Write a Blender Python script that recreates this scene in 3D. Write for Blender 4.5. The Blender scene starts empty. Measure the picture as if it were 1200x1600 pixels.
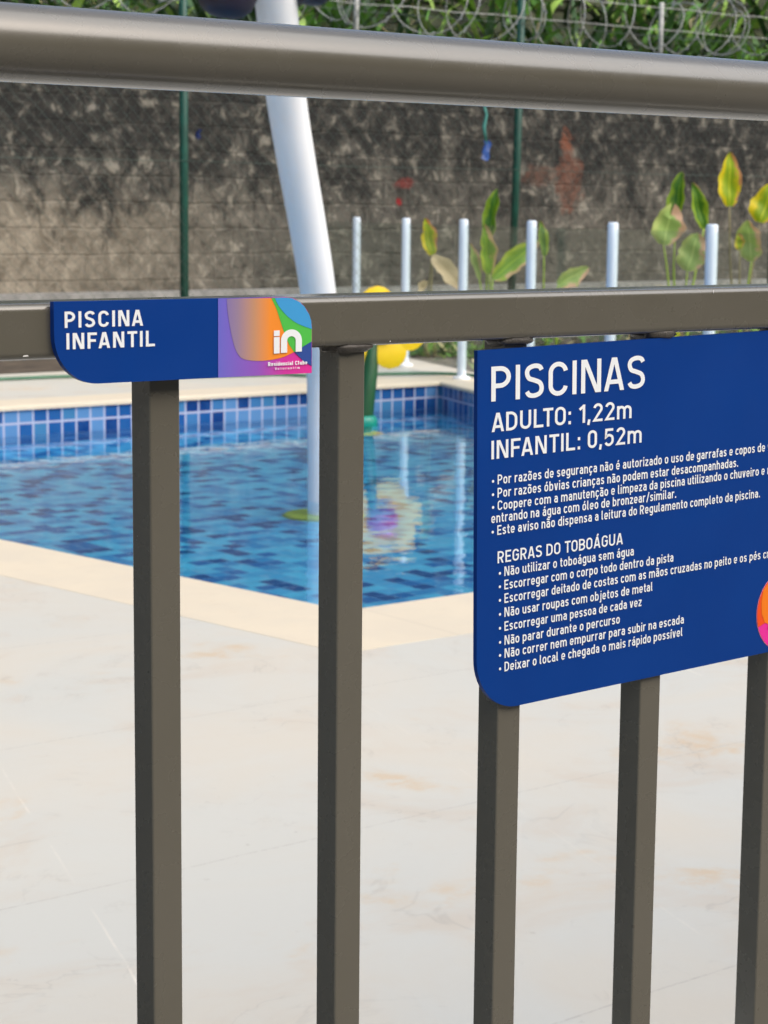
import bpy, bmesh, math, random
from mathutils import Vector, Matrix
random.seed(7)
R = math.radians
scn = bpy.context.scene
COL = scn.collection
# ---------------------------------------------------------------- camera, sky, sun, exposure
CAM_H = 1.15
PITCH, ROLL, YAW = 0.14633, 0.00944, 0.674147
cd = bpy.data.cameras.new('camera'); cam = bpy.data.objects.new('camera', cd); COL.objects.link(cam)
f0 = Vector((math.sin(YAW), math.cos(YAW), 0)); r0 = Vector((math.cos(YAW), -math.sin(YAW), 0)); u0 = Vector((0, 0, 1))
fw = f0*math.cos(PITCH)-u0*math.sin(PITCH); up = u0*math.cos(PITCH)+f0*math.sin(PITCH)
rt = r0*math.cos(ROLL)+up*math.sin(ROLL); up = up*math.cos(ROLL)-r0*math.sin(ROLL)
m = Matrix((rt, up, -fw)).transposed().to_4x4(); m.translation = (0, 0, CAM_H)
cam.matrix_world = m
cd.sensor_fit = 'VERTICAL'; cd.sensor_height = 36; cd.sensor_width = 27; cd.lens = 71.94
cd.clip_start = .05; cd.clip_end = 2000
cd.dof.use_dof = True; cd.dof.focus_distance = 1.6; cd.dof.aperture_fstop = 25
scn.camera = cam
SUN_EL, SUN_AZ = 46, 161        # degrees; azimuth of the sun measured clockwise from +Y
SUN_POWER, SKY, EXPOSURE = 1.5, .11, .91
world = bpy.data.worlds.new('World'); scn.world = world; world.use_nodes = True
wn = world.node_tree; bg = wn.nodes['Background']
sky = wn.nodes.new('ShaderNodeTexSky'); sky.sky_type = 'NISHITA'; sky.sun_disc = False
sky.sun_elevation = R(SUN_EL); sky.sun_rotation = R(SUN_AZ); sky.dust_density = 4.0; sky.air_density = 1.0; sky.ozone_density = 1.0
wn.links.new(sky.outputs[0], bg.inputs[0]); bg.inputs[1].default_value = SKY
sl = bpy.data.lights.new('sun', 'SUN'); sl.energy = SUN_POWER; sl.angle = R(95); sl.color = (1, .965, .90)
sun = bpy.data.objects.new('sun', sl); COL.objects.link(sun)
sd = Vector((math.sin(R(SUN_AZ))*math.cos(R(SUN_EL)), math.cos(R(SUN_AZ))*math.cos(R(SUN_EL)), math.sin(R(SUN_EL))))
sun.rotation_euler = sd.to_track_quat('Z', 'Y').to_euler(); sun.location = sd*30
scn.view_settings.view_transform = 'Standard'; scn.view_settings.look = 'None'
scn.view_settings.exposure = EXPOSURE; scn.view_settings.gamma = 1
scn.cycles.use_denoising = True
scn.cycles.sample_clamp_indirect = 6
# ---------------------------------------------------------------- helpers: tagging and meshes
def tag(o, label=None, cat=None, group=None, kind=None):
    if label: o['label'] = label
    if cat: o['category'] = cat
    if group: o['group'] = group
    if kind: o['kind'] = kind
    return o
def thing(name, loc, label, cat, group=None):
    o = bpy.data.objects.new(name, None); COL.objects.link(o); o.location = loc; o.empty_display_size = .1
    return tag(o, label, cat, group)
class MB:
    """collects shapes in world coordinates; build() links them as one mesh object"""
    def __init__(s): s.bm = bmesh.new(); s.uv = None; s.mi = 0
    def face(s, pts, uv=None):
        f = s.bm.faces.new([s.bm.verts.new(p) for p in pts]); f.material_index = s.mi
        if uv:
            s.uv = s.uv or s.bm.loops.layers.uv.new('UVMap')
            for l, t in zip(f.loops, uv): l[s.uv].uv = t
        return f
    def box(s, lo, hi, bevel=0, seg=2):
        r = bmesh.ops.create_cube(s.bm, size=1); v = r['verts']
        for p in v:
            p.co = Vector([lo[i] if p.co[i] < 0 else hi[i] for i in range(3)])
        if bevel:
            e = list({e for p in v for e in p.link_edges})
            bmesh.ops.bevel(s.bm, geom=e, offset=bevel, segments=seg, affect='EDGES', profile=.5)
        return s
    def tube(s, path, rad, n=16, caps=True, closed=False):
        path = [Vector(p) for p in path]; N = len(path); rings = []
        rads = rad if isinstance(rad, (list, tuple)) else [rad]*N
        ref = None
        for i, p in enumerate(path):
            a = path[i-1] if (i > 0 or closed) else p; b = path[(i+1) % N] if (i < N-1 or closed) else p
            t = (b-a).normalized()
            if ref is None: ref = t.orthogonal().normalized()
            ref = (ref-t*ref.dot(t)).normalized(); c = t.cross(ref)
            rings.append([s.bm.verts.new(p+(ref*math.cos(2*math.pi*k/n)+c*math.sin(2*math.pi*k/n))*rads[i]) for k in range(n)])
        for i in range(N if closed else N-1):
            A, B = rings[i], rings[(i+1) % N]
            for k in range(n):
                f = s.bm.faces.new((A[k], A[(k+1) % n], B[(k+1) % n], B[k])); f.smooth = True; f.material_index = s.mi
        if caps and not closed:
            f = s.bm.faces.new(rings[0][::-1]); f.material_index = s.mi
            f = s.bm.faces.new(rings[-1]); f.material_index = s.mi
        return s
    def lathe(s, prof, n=24, M=Matrix()):
        rings = []
        for r, z in prof:
            rings.append([s.bm.verts.new(M @ Vector((r*math.cos(2*math.pi*k/n), r*math.sin(2*math.pi*k/n), z))) for k in range(n)])
        for A, B in zip(rings, rings[1:]):
            for k in range(n):
                f = s.bm.faces.new((A[k], A[(k+1) % n], B[(k+1) % n], B[k])); f.smooth = True; f.material_index = s.mi
        for rg, rev in ((rings[0], True), (rings[-1], False)):
            f = s.bm.faces.new(rg[::-1] if rev else rg); f.material_index = s.mi
        return s
    def slab(s, front, back):
        """a plate between two matching outlines"""
        n = len(front); F = [s.bm.verts.new(p) for p in front]; B = [s.bm.verts.new(p) for p in back]
        for f in (s.bm.faces.new(F), s.bm.faces.new(B[::-1])): f.material_index = s.mi
        for i in range(n):
            f = s.bm.faces.new((F[i], B[i], B[(i+1) % n], F[(i+1) % n])); f.material_index = s.mi
        return s
    def build(s, name, mats, parent=None, smooth=None, fixn=True):
        if fixn: bmesh.ops.recalc_face_normals(s.bm, faces=s.bm.faces[:])
        me = bpy.data.meshes.new(name); s.bm.to_mesh(me); s.bm.free()
        for x in (mats if isinstance(mats, (list, tuple)) else [mats]): me.materials.append(x)
        o = bpy.data.objects.new(name, me); COL.objects.link(o)
        if parent is not None:
            L = Vector(parent.location); q = parent.parent
            while q is not None: L += Vector(q.location); q = q.parent
            me.transform(Matrix.Translation(-L)); o.parent = parent
        if smooth is not None:
            for p in me.polygons: p.use_smooth = True
            if smooth < 90: me.set_sharp_from_angle(angle=R(smooth))
            else:
                wm = o.modifiers.new('weighted_normals', 'WEIGHTED_NORMAL'); wm.mode = 'FACE_AREA'; wm.weight = 100; wm.keep_sharp = False
        return o
# ---------------------------------------------------------------- helpers: procedural materials
class NT:
    def __init__(s, name):
        s.m = bpy.data.materials.new(name); s.m.use_nodes = True; s.t = s.m.node_tree; s.t.nodes.clear()
        s.out = s.t.nodes.new('ShaderNodeOutputMaterial'); s.tc = s.t.nodes.new('ShaderNodeTexCoord')
    def n(s, typ, **kw):
        nd = s.t.nodes.new('ShaderNode'+typ)
        for k, v in kw.items():
            if hasattr(nd, k): setattr(nd, k, v)
        return nd
    def put(s, sock, v):
        if isinstance(v, bpy.types.NodeSocket): s.t.links.new(v, sock)
        elif v is not None:
            if hasattr(sock.default_value, '__len__') and len(sock.default_value) == 4 and len(v) == 3: v = (*v, 1)
            sock.default_value = v
    def math(s, op, a, b=None, c=None, clamp=False):
        nd = s.n('Math', operation=op, use_clamp=clamp); s.put(nd.inputs[0], a); s.put(nd.inputs[1], b); s.put(nd.inputs[2], c); return nd.outputs[0]
    def sep(s, v):
        nd = s.n('SeparateXYZ'); s.put(nd.inputs[0], v); return nd.outputs
    def comb(s, x, y, z=0.):
        nd = s.n('CombineXYZ'); s.put(nd.inputs[0], x); s.put(nd.inputs[1], y); s.put(nd.inputs[2], z); return nd.outputs[0]
    def mapr(s, v, a, b, c=0., d=1., smooth=True):
        nd = s.n('MapRange'); nd.interpolation_type = 'SMOOTHSTEP' if smooth else 'LINEAR'
        for i, x in enumerate((v, a, b, c, d)): s.put(nd.inputs[i], x)
        return nd.outputs[0]
    def noise(s, vec, scale, detail=4., rough=.55, dist=0., out=0):
        nd = s.n('TexNoise'); s.put(nd.inputs['Vector'], vec); nd.inputs['Scale'].default_value = scale; nd.inputs['Detail'].default_value = detail
        nd.inputs['Roughness'].default_value = rough; nd.inputs['Distortion'].default_value = dist; return nd.outputs[out]
    def scale(s, vec, sc):
        nd = s.n('Mapping'); s.put(nd.inputs[0], vec); nd.inputs['Scale'].default_value = sc; return nd.outputs[0]
    def mix(s, f, a, b, blend='MIX'):
        nd = s.n('Mix', data_type='RGBA', blend_type=blend); s.put(nd.inputs[0], f); s.put(nd.inputs[6], a); s.put(nd.inputs[7], b); return nd.outputs[2]
    def ramp(s, f, stops, const=False):
        nd = s.n('ValToRGB'); cr = nd.color_ramp; cr.interpolation = 'CONSTANT' if const else 'LINEAR'
        while len(cr.elements) < len(stops): cr.elements.new(.5)
        for e, (p, c) in zip(cr.elements, stops): e.position = p; e.color = (*c, 1)
        s.put(nd.inputs[0], f); return nd.outputs[0]
    def bump(s, hgt, strength=.3, dist=.01, normal=None):
        nd = s.n('Bump'); nd.inputs['Strength'].default_value = strength; nd.inputs['Distance'].default_value = dist; s.put(nd.inputs['Height'], hgt)
        if normal: s.put(nd.inputs['Normal'], normal)
        return nd.outputs[0]
    def pbr(s, col, rough=.5, spec=.5, metal=0., normal=None, coat=0., **kw):
        p = s.n('BsdfPrincipled'); s.put(p.inputs['Base Color'], col); s.put(p.inputs['Roughness'], rough); s.put(p.inputs['Specular IOR Level'], spec)
        p.inputs['Metallic'].default_value = metal; p.inputs['Coat Weight'].default_value = coat
        if normal: s.put(p.inputs['Normal'], normal)
        for k, v in kw.items(): s.put(p.inputs[k.replace('_', ' ')], v)
        return p.outputs[0]
    def done(s, sh): s.t.links.new(sh, s.out.inputs[0]); return s.m
def simple(name, col, rough=.5, var=.12, scale=8., spec=.5, bump=0.):
    t = NT(name); v = t.tc.outputs['Object']; nz = t.noise(v, scale)
    c = t.mix(t.mapr(nz, .3, .7), [x*(1-var) for x in col], [min(1, x*(1+var)) for x in col])
    return t.done(t.pbr(c, rough, spec, normal=t.bump(t.noise(v, scale*12), bump, .002) if bump else None))
# ---------------------------------------------------------------- materials
def mat_deck():
    t = NT('marble_look_porcelain'); v = t.tc.outputs['Object']; X, Y, Z = t.sep(v)
    st = v; n1 = t.noise(st, 1.3, 5, .6, .6); n2 = t.noise(v, 2.3, 7, .66, .9); n3 = t.noise(v, 60, 3, .6)
    c = t.mix(t.mapr(n1, .35, .7), (.592, .582, .518), (.60, .557, .466))
    c = t.mix(t.math('MULTIPLY', t.mapr(n2, .50, .70), .6), c, (.575, .50, .40))
    blot = t.math('MULTIPLY', t.mapr(t.noise(v, 2.2, 4, .6, .4), .585, .70), t.mapr(t.noise(v, 17, 5, .7), .36, .62))
    c = t.mix(t.math('MULTIPLY', blot, .75), c, (.60, .455, .29))
    vein = t.mapr(t.math('ABSOLUTE', t.math('SUBTRACT', t.noise(v, 1.9, 5, .6, 1.2), .5)), .0, .012, 1., 0.)
    c = t.mix(t.math('MULTIPLY', vein, t.mapr(n2, .45, .65, 0., .3)), c, (.36, .34, .30))
    dirt = t.mapr(t.noise(v, 26, 4, .6), .68, .76)
    c = t.mix(t.math('MULTIPLY', dirt, .35), c, (.33, .29, .24))
    wob = t.math('MULTIPLY', t.math('SUBTRACT', t.noise(v, 5, 4), .5), .012)
    def joints(coord, off, pitch, half):
        q = t.math('FRACT', t.math('DIVIDE', t.math('ADD', t.math('SUBTRACT', coord, off-pitch/2), wob), pitch))
        return t.mapr(t.math('MULTIPLY', t.math('ABSOLUTE', t.math('SUBTRACT', q, .5)), pitch), half*.4, half, 1., 0.)
    jy = joints(Y, 2.93, .905, .0035)
    b = t.math('SUBTRACT', t.math('MULTIPLY', X, .947), t.math('MULTIPLY', Y, .321))   # across the slanting joints
    jx = joints(b, 1.904*.947-3.566*.321, .905, .0032)
    c = t.mix(t.math('MULTIPLY', jy, t.mapr(n3, .35, .6, .1, .5)), c, (.40, .37, .32))
    br = t.mapr(t.noise(v, 7, 4), .42, .6)
    c = t.mix(t.math('MULTIPLY', jx, t.math('MULTIPLY', br, t.mapr(t.noise(v, .9, 2), .48, .62, .12, .7))), c, (.80, .74, .63))
    return t.done(t.pbr(c, t.mapr(n1, .3, .7, .42, .58), .4, normal=t.bump(t.math('ADD', n3, t.math('MULTIPLY', jy, -2.)), .08, .004)))
def mat_coping():
    t = NT('cream_stone'); v = t.tc.outputs['Object']; n1 = t.noise(v, 3.2, 5, .6); n2 = t.noise(t.scale(v, (6, 20, 6)), 2, 4, .6)
    c = t.mix(t.mapr(n1, .3, .7), (.715, .622, .465), (.665, .585, .45)); c = t.mix(t.mapr(n2, .55, .75, 0, .35), c, (.60, .49, .35))
    X, Y, Z = t.sep(v)
    j = t.math('MULTIPLY', t.math('ABSOLUTE', t.math('SUBTRACT', t.math('FRACT', t.math('DIVIDE', X, .8)), .5)), .8)
    c = t.mix(t.mapr(j, .002, .005, .35, 0.), c, (.48, .42, .33))
    return t.done(t.pbr(c, .55, .35, normal=t.bump(t.noise(v, 90, 3), .1, .003)))
def mat_tile(name, pitch_u, pitch_v, grout, gcol, stops, du=0., dv=0., rough=.12):
    t = NT(name); X, Y, Z = t.sep(t.tc.outputs['UV'])
    u = t.math('DIVIDE', t.math('ADD', X, du), pitch_u); w = t.math('DIVIDE', t.math('ADD', Y, dv), pitch_v)
    cell = t.comb(t.math('FLOOR', u), t.math('FLOOR', w)); wnz = t.n('TexWhiteNoise', noise_dimensions='2D'); t.put(wnz.inputs['Vector'], cell)
    c = t.ramp(wnz.outputs['Value'], stops, True)
    c = t.mix(t.mapr(t.noise(t.tc.outputs['UV'], 9, 3), .3, .7, 0., .2), c, (.06, .19, .43))
    gu = t.math('MULTIPLY', t.math('SUBTRACT', .5, t.math('ABSOLUTE', t.math('SUBTRACT', t.math('FRACT', u), .5))), pitch_u)
    gv = t.math('MULTIPLY', t.math('SUBTRACT', .5, t.math('ABSOLUTE', t.math('SUBTRACT', t.math('FRACT', w), .5))), pitch_v)
    g = t.mapr(t.math('MINIMUM', gu, gv), grout*.45, grout*.6, 1., 0.)
    c = t.mix(g, c, gcol)
    return t.done(t.pbr(c, t.mapr(g, 0, 1, rough, .7), .5, normal=t.bump(g, -.25, .003)))
def mat_water():
    t = NT('pool_water'); v = t.tc.outputs['Object']
    n = t.math('ADD', t.noise(t.scale(v, (1.0, 1.25, 1)), 5.5, 3, .5, .4), t.math('MULTIPLY', t.noise(v, 17, 2, .5), .12))
    nrm = t.bump(n, 1., .0017)
    g = t.n('BsdfGlass'); g.inputs['Roughness'].default_value = 0.; g.inputs['IOR'].default_value = 1.333; t.put(g.inputs['Color'], (.94, .985, 1.)); t.put(g.inputs['Normal'], nrm)
    return t.done(g.outputs[0])
def mat_paint():
    t = NT('taupe_painted_metal'); v = t.tc.outputs['Object']; n = t.noise(v, 5, 5, .6); f = t.noise(v, 420, 2, .5)
    c = t.mix(t.mapr(n, .3, .7), (.116, .107, .080), (.125, .115, .088))
    c = t.mix(t.mapr(t.noise(t.scale(v, (60, 60, 9)), 3, 4, .7), .72, .78, 0., .12), c, (.27, .25, .21))
    return t.done(t.pbr(c, t.mapr(t.noise(v, 24, 4), .3, .7, .23, .31), .9, metal=0., coat=.45, Coat_Roughness=.16, normal=t.bump(t.math('ADD', f, t.math('MULTIPLY', t.noise(v, 45, 3), .35)), .02, .001)))
def mat_sign():
    t = NT('royal_blue_sign_plate'); v = t.tc.outputs['Object']; n = t.noise(v, 6, 3)
    c = t.mix(t.mapr(n, .3, .7), (.002, .041, .235), (.0022, .046, .255))
    return t.done(t.pbr(c, t.mapr(t.noise(v, 30, 3), .3, .7, .42, .5), .16, normal=t.bump(t.noise(v, 700, 2), .03, .0006)))
def mat_print(name, stops, axis=0, lo=0., hi=1.):
    t = NT(name); q = t.sep(t.tc.outputs['UV'])[axis]
    return t.done(t.pbr(t.ramp(t.mapr(q, lo, hi, 0, 1, False), stops), .36, .45))
def mat_wall():
    t = NT('old_concrete_block_wall'); v = t.tc.outputs['Object']; X, Y, Z = t.sep(v)
    wob = t.noise(v, 3.0, 3, .6, 0, 1)
    wv = t.n('VectorMath', operation='MULTIPLY_ADD'); t.put(wv.inputs[0], wob); wv.inputs[1].default_value = (.05, .05, .05); t.put(wv.inputs[2], v)
    x2, y2, z2 = t.sep(wv.outputs[0])
    br = t.n('TexBrick'); t.put(br.inputs['Vector'], t.comb(x2, z2)); br.inputs['Scale'].default_value = 1.; br.inputs['Brick Width'].default_value = .40
    br.inputs['Row Height'].default_value = .203; br.inputs['Mortar Size'].default_value = .011; br.inputs['Mortar Smooth'].default_value = .6
    br.inputs['Color1'].default_value = (.092, .086, .075, 1); br.inputs['Color2'].default_value = (.135, .123, .104, 1); br.inputs['Mortar'].default_value = (.16, .145, .12, 1)
    fine = t.noise(v, 6.5, 8, .68, .5); big = t.noise(v, 1.5, 6, .65, .5); mid = t.noise(v, 5.5, 6, .68, .3)
    c = t.mix(t.mapr(mid, .35, .68), br.outputs[0], (.10, .094, .078))
    c = t.mix(t.mapr(fine, .54, .64, 0., .9), c, (.27, .25, .205))
    c = t.mix(t.mapr(fine, .47, .37, 0., .9), c, (.045, .042, .036))
    # courses: dark open joints and pale mortar squeezed along them
    br2 = t.n('TexBrick'); t.put(br2.inputs['Vector'], t.comb(x2, z2)); br2.inputs['Scale'].default_value = 1.; br2.inputs['Brick Width'].default_value = .40
    br2.inputs['Row Height'].default_value = .203; br2.inputs['Mortar Size'].default_value = .022; br2.inputs['Mortar Smooth'].default_value = .9
    c = t.mix(t.math('MULTIPLY', br2.outputs[1], t.mapr(t.noise(v, 5, 5, .65, .3), .48, .62, 0., .75)), c, (.29, .27, .23))
    c = t.mix(t.math('MULTIPLY', br.outputs[1], t.mapr(t.noise(v, 3.3, 4, .6, .2), .45, .62, .05, .75)), c, (.045, .042, .036))
    # pale mortar smears and scabs
    c = t.mix(t.math('MULTIPLY', t.mapr(t.noise(v, 9, 5, .6, .6), .60, .70), t.mapr(big, .38, .6, .2, .9)), c, (.36, .335, .285))
    # sandy, cleaner stretch low on the left
    lf = t.math('MULTIPLY', t.mapr(X, 5.3, 2.6), t.mapr(t.math('ADD', Z, t.math('MULTIPLY', big, .5)), 1.75, 1.2))
    c = t.mix(t.math('MULTIPLY', lf, .75), c, t.mix(t.mapr(fine, .35, .65), (.19, .160, .118), (.37, .32, .245)))
    # black mould running down from the top
    drip = t.noise(t.scale(v, (1.5, 1, .9)), 1.7, 7, .70, .8)
    mould = t.mapr(t.math('ADD', Z, t.math('MULTIPLY', t.math('SUBTRACT', drip, .5), 3.4)), .95, 1.7)
    c = t.mix(t.math('MULTIPLY', mould, t.mapr(fine, .68, .44, .25, .94)), c, (.021, .021, .020))
    # exposed red bricks and splashes of old red paint
    def spot(cx, cz, rx, rz, jag=.5):
        d = t.math('SQRT', t.math('ADD', t.math('POWER', t.math('DIVIDE', t.math('SUBTRACT', X, cx), rx), 2.), t.math('POWER', t.math('DIVIDE', t.math('SUBTRACT', Z, cz), rz), 2.)))
        return t.mapr(t.math('ADD', d, t.math('MULTIPLY', t.math('SUBTRACT', t.noise(v, 8, 6, .72), .5), 5.5*jag)), 1.15, .65)
    for cx, cz, rx, rz, k, col in ((8.36, 1.46, .17, .34, .6, (.17, .065, .04)), (8.30, 1.80, .07, .12, .7, (.22, .08, .045)), (7.97, 1.47, .20, .10, .45, (.17, .075, .048)), (6.37, 1.38, .12, .05, .7, (.20, .04, .035)), (6.32, 1.225, .045, .045, .85, (.26, .012, .016))):
        c = t.mix(t.math('MULTIPLY', t.math('MULTIPLY', spot(cx, cz, rx, rz), k), t.mapr(fine, .36, .5, .25, 1.)), c, col)
    hgt = t.math('ADD', t.math('MULTIPLY', br.outputs[1], -.35), t.math('ADD', fine, t.math('MULTIPLY', mid, .8)))
    return t.done(t.pbr(c, .92, .2, normal=t.bump(hgt, .8, .03)))
def mat_leaf(name, mid, edge, dry, dry_amt, rough=.42):
    t = NT(name); U, V, W = t.sep(t.tc.outputs['UV']); o = t.n('ObjectInfo')
    vec = t.n('VectorMath', operation='ADD'); t.put(vec.inputs[0], t.tc.outputs['UV']); t.put(vec.inputs[1], t.comb(t.math('MULTIPLY', o.outputs['Random'], 37.), 0., 0.))
    e = t.math('ABSOLUTE', U); nz = t.noise(t.scale(vec.outputs[0], (1.2, 2.2, 1)), 2.2, 4, .6)
    c = t.mix(t.mapr(t.math('ADD', e, t.math('MULTIPLY', t.math('SUBTRACT', nz, .5), 1.3)), .35, .9), mid, edge)
    vein = t.math('ABSOLUTE', t.math('SUBTRACT', t.math('FRACT', t.math('ADD', t.math('MULTIPLY', V, 16), t.math('MULTIPLY', e, -4.))), .5))
    c = t.mix(t.mapr(vein, .0, .5, .0, .18), c, edge)
    c = t.mix(t.mapr(e, .03, .07, .5, 0.), c, [min(1, x*1.5+.03) for x in edge])
    k = t.math('ADD', t.math('ADD', t.math('ADD', t.math('MULTIPLY', U, .46), t.math('MULTIPLY', e, .2)), t.math('MULTIPLY', t.math('POWER', V, 3.), .38)), t.math('MULTIPLY', t.math('SUBTRACT', nz, .5), 1.4))
    c = t.mix(t.mapr(k, .92-dry_amt, 1.0-dry_amt), c, dry)
    dif = t.pbr(c, rough, .4, normal=t.bump(vein, .15, .004))
    tr = t.n('BsdfTranslucent'); t.put(tr.inputs[0], t.mix(1., c, (1.2, 1.25, .6), 'MULTIPLY')); mx = t.n('MixShader'); mx.inputs[0].default_value = .22
    t.t.links.new(dif, mx.inputs[1]); t.t.links.new(tr.outputs[0], mx.inputs[2])
    return t.done(mx.outputs[0])
def mat_glass():
    t = NT('clear_fence_glass'); fr = t.n('Fresnel'); gm = t.n('NewGeometry'); t.put(fr.inputs[0], t.mapr(gm.outputs['Backfacing'], 0, 1, 1.45, 1/1.45, False))
    tp = t.n('BsdfTransparent'); t.put(tp.inputs[0], (.93, .965, .95)); gl = t.n('BsdfGlossy'); gl.inputs['Roughness'].default_value = .02
    df = t.n('BsdfDiffuse'); t.put(df.inputs[0], (.55, .62, .62))
    m1 = t.n('MixShader'); m1.inputs[0].default_value = .008; t.t.links.new(tp.outputs[0], m1.inputs[1]); t.t.links.new(df.outputs[0], m1.inputs[2])
    m2 = t.n('MixShader'); t.t.links.new(fr.outputs[0], m2.inputs[0]); t.t.links.new(m1.outputs[0], m2.inputs[1]); t.t.links.new(gl.outputs[0], m2.inputs[2])
    return t.done(m2.outputs[0])
M = dict(deck=mat_deck(), coping=mat_coping(), water=mat_water(), paint=mat_paint(), sign=mat_sign(), wall=mat_wall(), glass=mat_glass())
BL = dict(l=(.13, .33, .54), m=(.05, .18, .40), b=(.012, .085, .29), d=(.005, .036, .18))
M['wall_tile'] = mat_tile('pool_wall_tiles', .0965, .098, .0125, (.40, .43, .58), [(0, (.11, .26, .50)), (.2, BL['m']), (.42, BL['b']), (.68, BL['d']), (.9, (.055, .20, .39))], .03, .004)
M['floor_tile'] = mat_tile('pool_floor_mosaic', .082, .082, .004, (.13, .40, .66), [(0, (.10, .58, .88)), (.32, (.07, .47, .81)), (.52, (.04, .32, .67)), (.72, (.014, .17, .48)), (.85, (.004, .085, .30))])
M['white'] = simple('white_vinyl', (.90, .93, .94), .45, .02)
M['chip'] = simple('bare_chip', (.75, .74, .70), .6, .05)
M['weld'] = simple('painted_weld', (.085, .076, .064), .38, .25, 60, bump=.5)
M['edge'] = simple('sign_edge', (.006, .018, .10), .5, .05)
M['tubewhite'] = simple('white_painted_pipe', (.90, .90, .89), .4, .03, 3)
M['postwhite'] = simple('pale_powder_coated_post', (.66, .75, .84), .3, .03, 3)
M['purple'] = simple('dark_purple_plastic', (.012, .008, .022), .6, .3, 5)
M['limegreen'] = simple('lime_green_fibreglass', (.34, .50, .035), .35, .08)
M['yellow'] = simple('yellow_fibreglass', (.95, .63, .003), .4, .04)
M['magenta'] = simple('magenta_fibreglass', (.50, .03, .30), .3, .05)
M['stemgreen'] = simple('dark_green_fibreglass', (.003, .07, .018), .5, .15)
M['teal'] = simple('teal_fibreglass', (.0, .24, .17), .35, .1)
M['fencegreen'] = simple('green_coated_steel', (.002, .055, .036), .45, .2, 10)
M['meshwire'] = simple('green_coated_wire', (.045, .07, .055), .5, .25, 12)
M['galv'] = simple('galvanised_wire', (.33, .34, .32), .42, .25, 20)
M['concrete'] = simple('grey_concrete', (.24, .235, .22), .85, .22, 5, bump=.5)
M['pilaster'] = simple('stained_concrete_column', (.085, .092, .078), .9, .45, 3, bump=.8)
M['soil'] = simple('dark_soil', (.085, .065, .045), .95, .4, 6, bump=.8)
M['hill'] = simple('dark_hill_earth', (.035, .04, .018), .95, .5, 2)  # the hill's own dark green-brown earth
M['hose'] = simple('green_garden_hose', (.05, .15, .085), .4, .1)
M['bluescrap'] = simple('blue_plastic_scrap', (.012, .065, .27), .4, .2); M['navyscrap'] = simple('navy_plastic_scrap', (.008, .02, .10), .4, .2)
M['tealrag'] = simple('teal_twine', (.04, .20, .17), .7, .2)
M['added_floor'] = simple('added_floor_grey_brown', (.15, .14, .12), .8, .15, 3)  # dark tone for the added floor on the viewer's side
M['added_bed'] = simple('added_bed_dark_brown', (.036, .034, .029), .95, .4, 9, bump=.8)  # dark tone for the added bed left of the view
M['terrain'] = simple('dry_ground', (.20, .19, .15), .95, .25, 1.5)
M['leaf_green'] = mat_leaf('canna_leaf_green', (.02, .12, .008), (.25, .38, .016), (.42, .30, .14), .16)
M['leaf_lime'] = mat_leaf('canna_leaf_lime', (.13, .33, .014), (.40, .52, .03), (.60, .42, .22), .50)
M['leaf_yellow'] = mat_leaf('canna_leaf_yellowing', (.22, .38, .010), (.78, .62, .012), (.56, .26, .10), .40)
M['leaf_pale'] = mat_leaf('canna_leaf_pale', (.30, .46, .12), (.46, .56, .17), (.66, .42, .28), .48)
M['leaf_dry'] = mat_leaf('canna_leaf_dry', (.60, .48, .30), (.70, .58, .39), (.40, .28, .16), .2, .7)
M['stemtan'] = simple('tan_stem', (.24, .21, .09), .6, .2)
M['dryfloor'] = simple('brown_dry_bract', (.30, .23, .14), .8, .3, 20)
M['undergreen'] = simple('undergrowth_green', (.09, .22, .028), .55, .5, 3)
M['underlime'] = simple('undergrowth_light_green', (.27, .42, .075), .55, .4, 3)
M['underdry'] = simple('undergrowth_straw', (.42, .36, .19), .7, .3, 4)
M['underdark'] = simple('undergrowth_dark', (.02, .06, .014), .6, .4, 3)
M['render'] = simple('brown_painted_render', (.16, .14, .115), .85, .08, 2, bump=.3)
M['alu'] = simple('dark_aluminium', (.06, .06, .06), .4, .1)
M['darkglass'] = simple('dark_window_glass', (.02, .025, .03), .08, .1)
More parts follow.
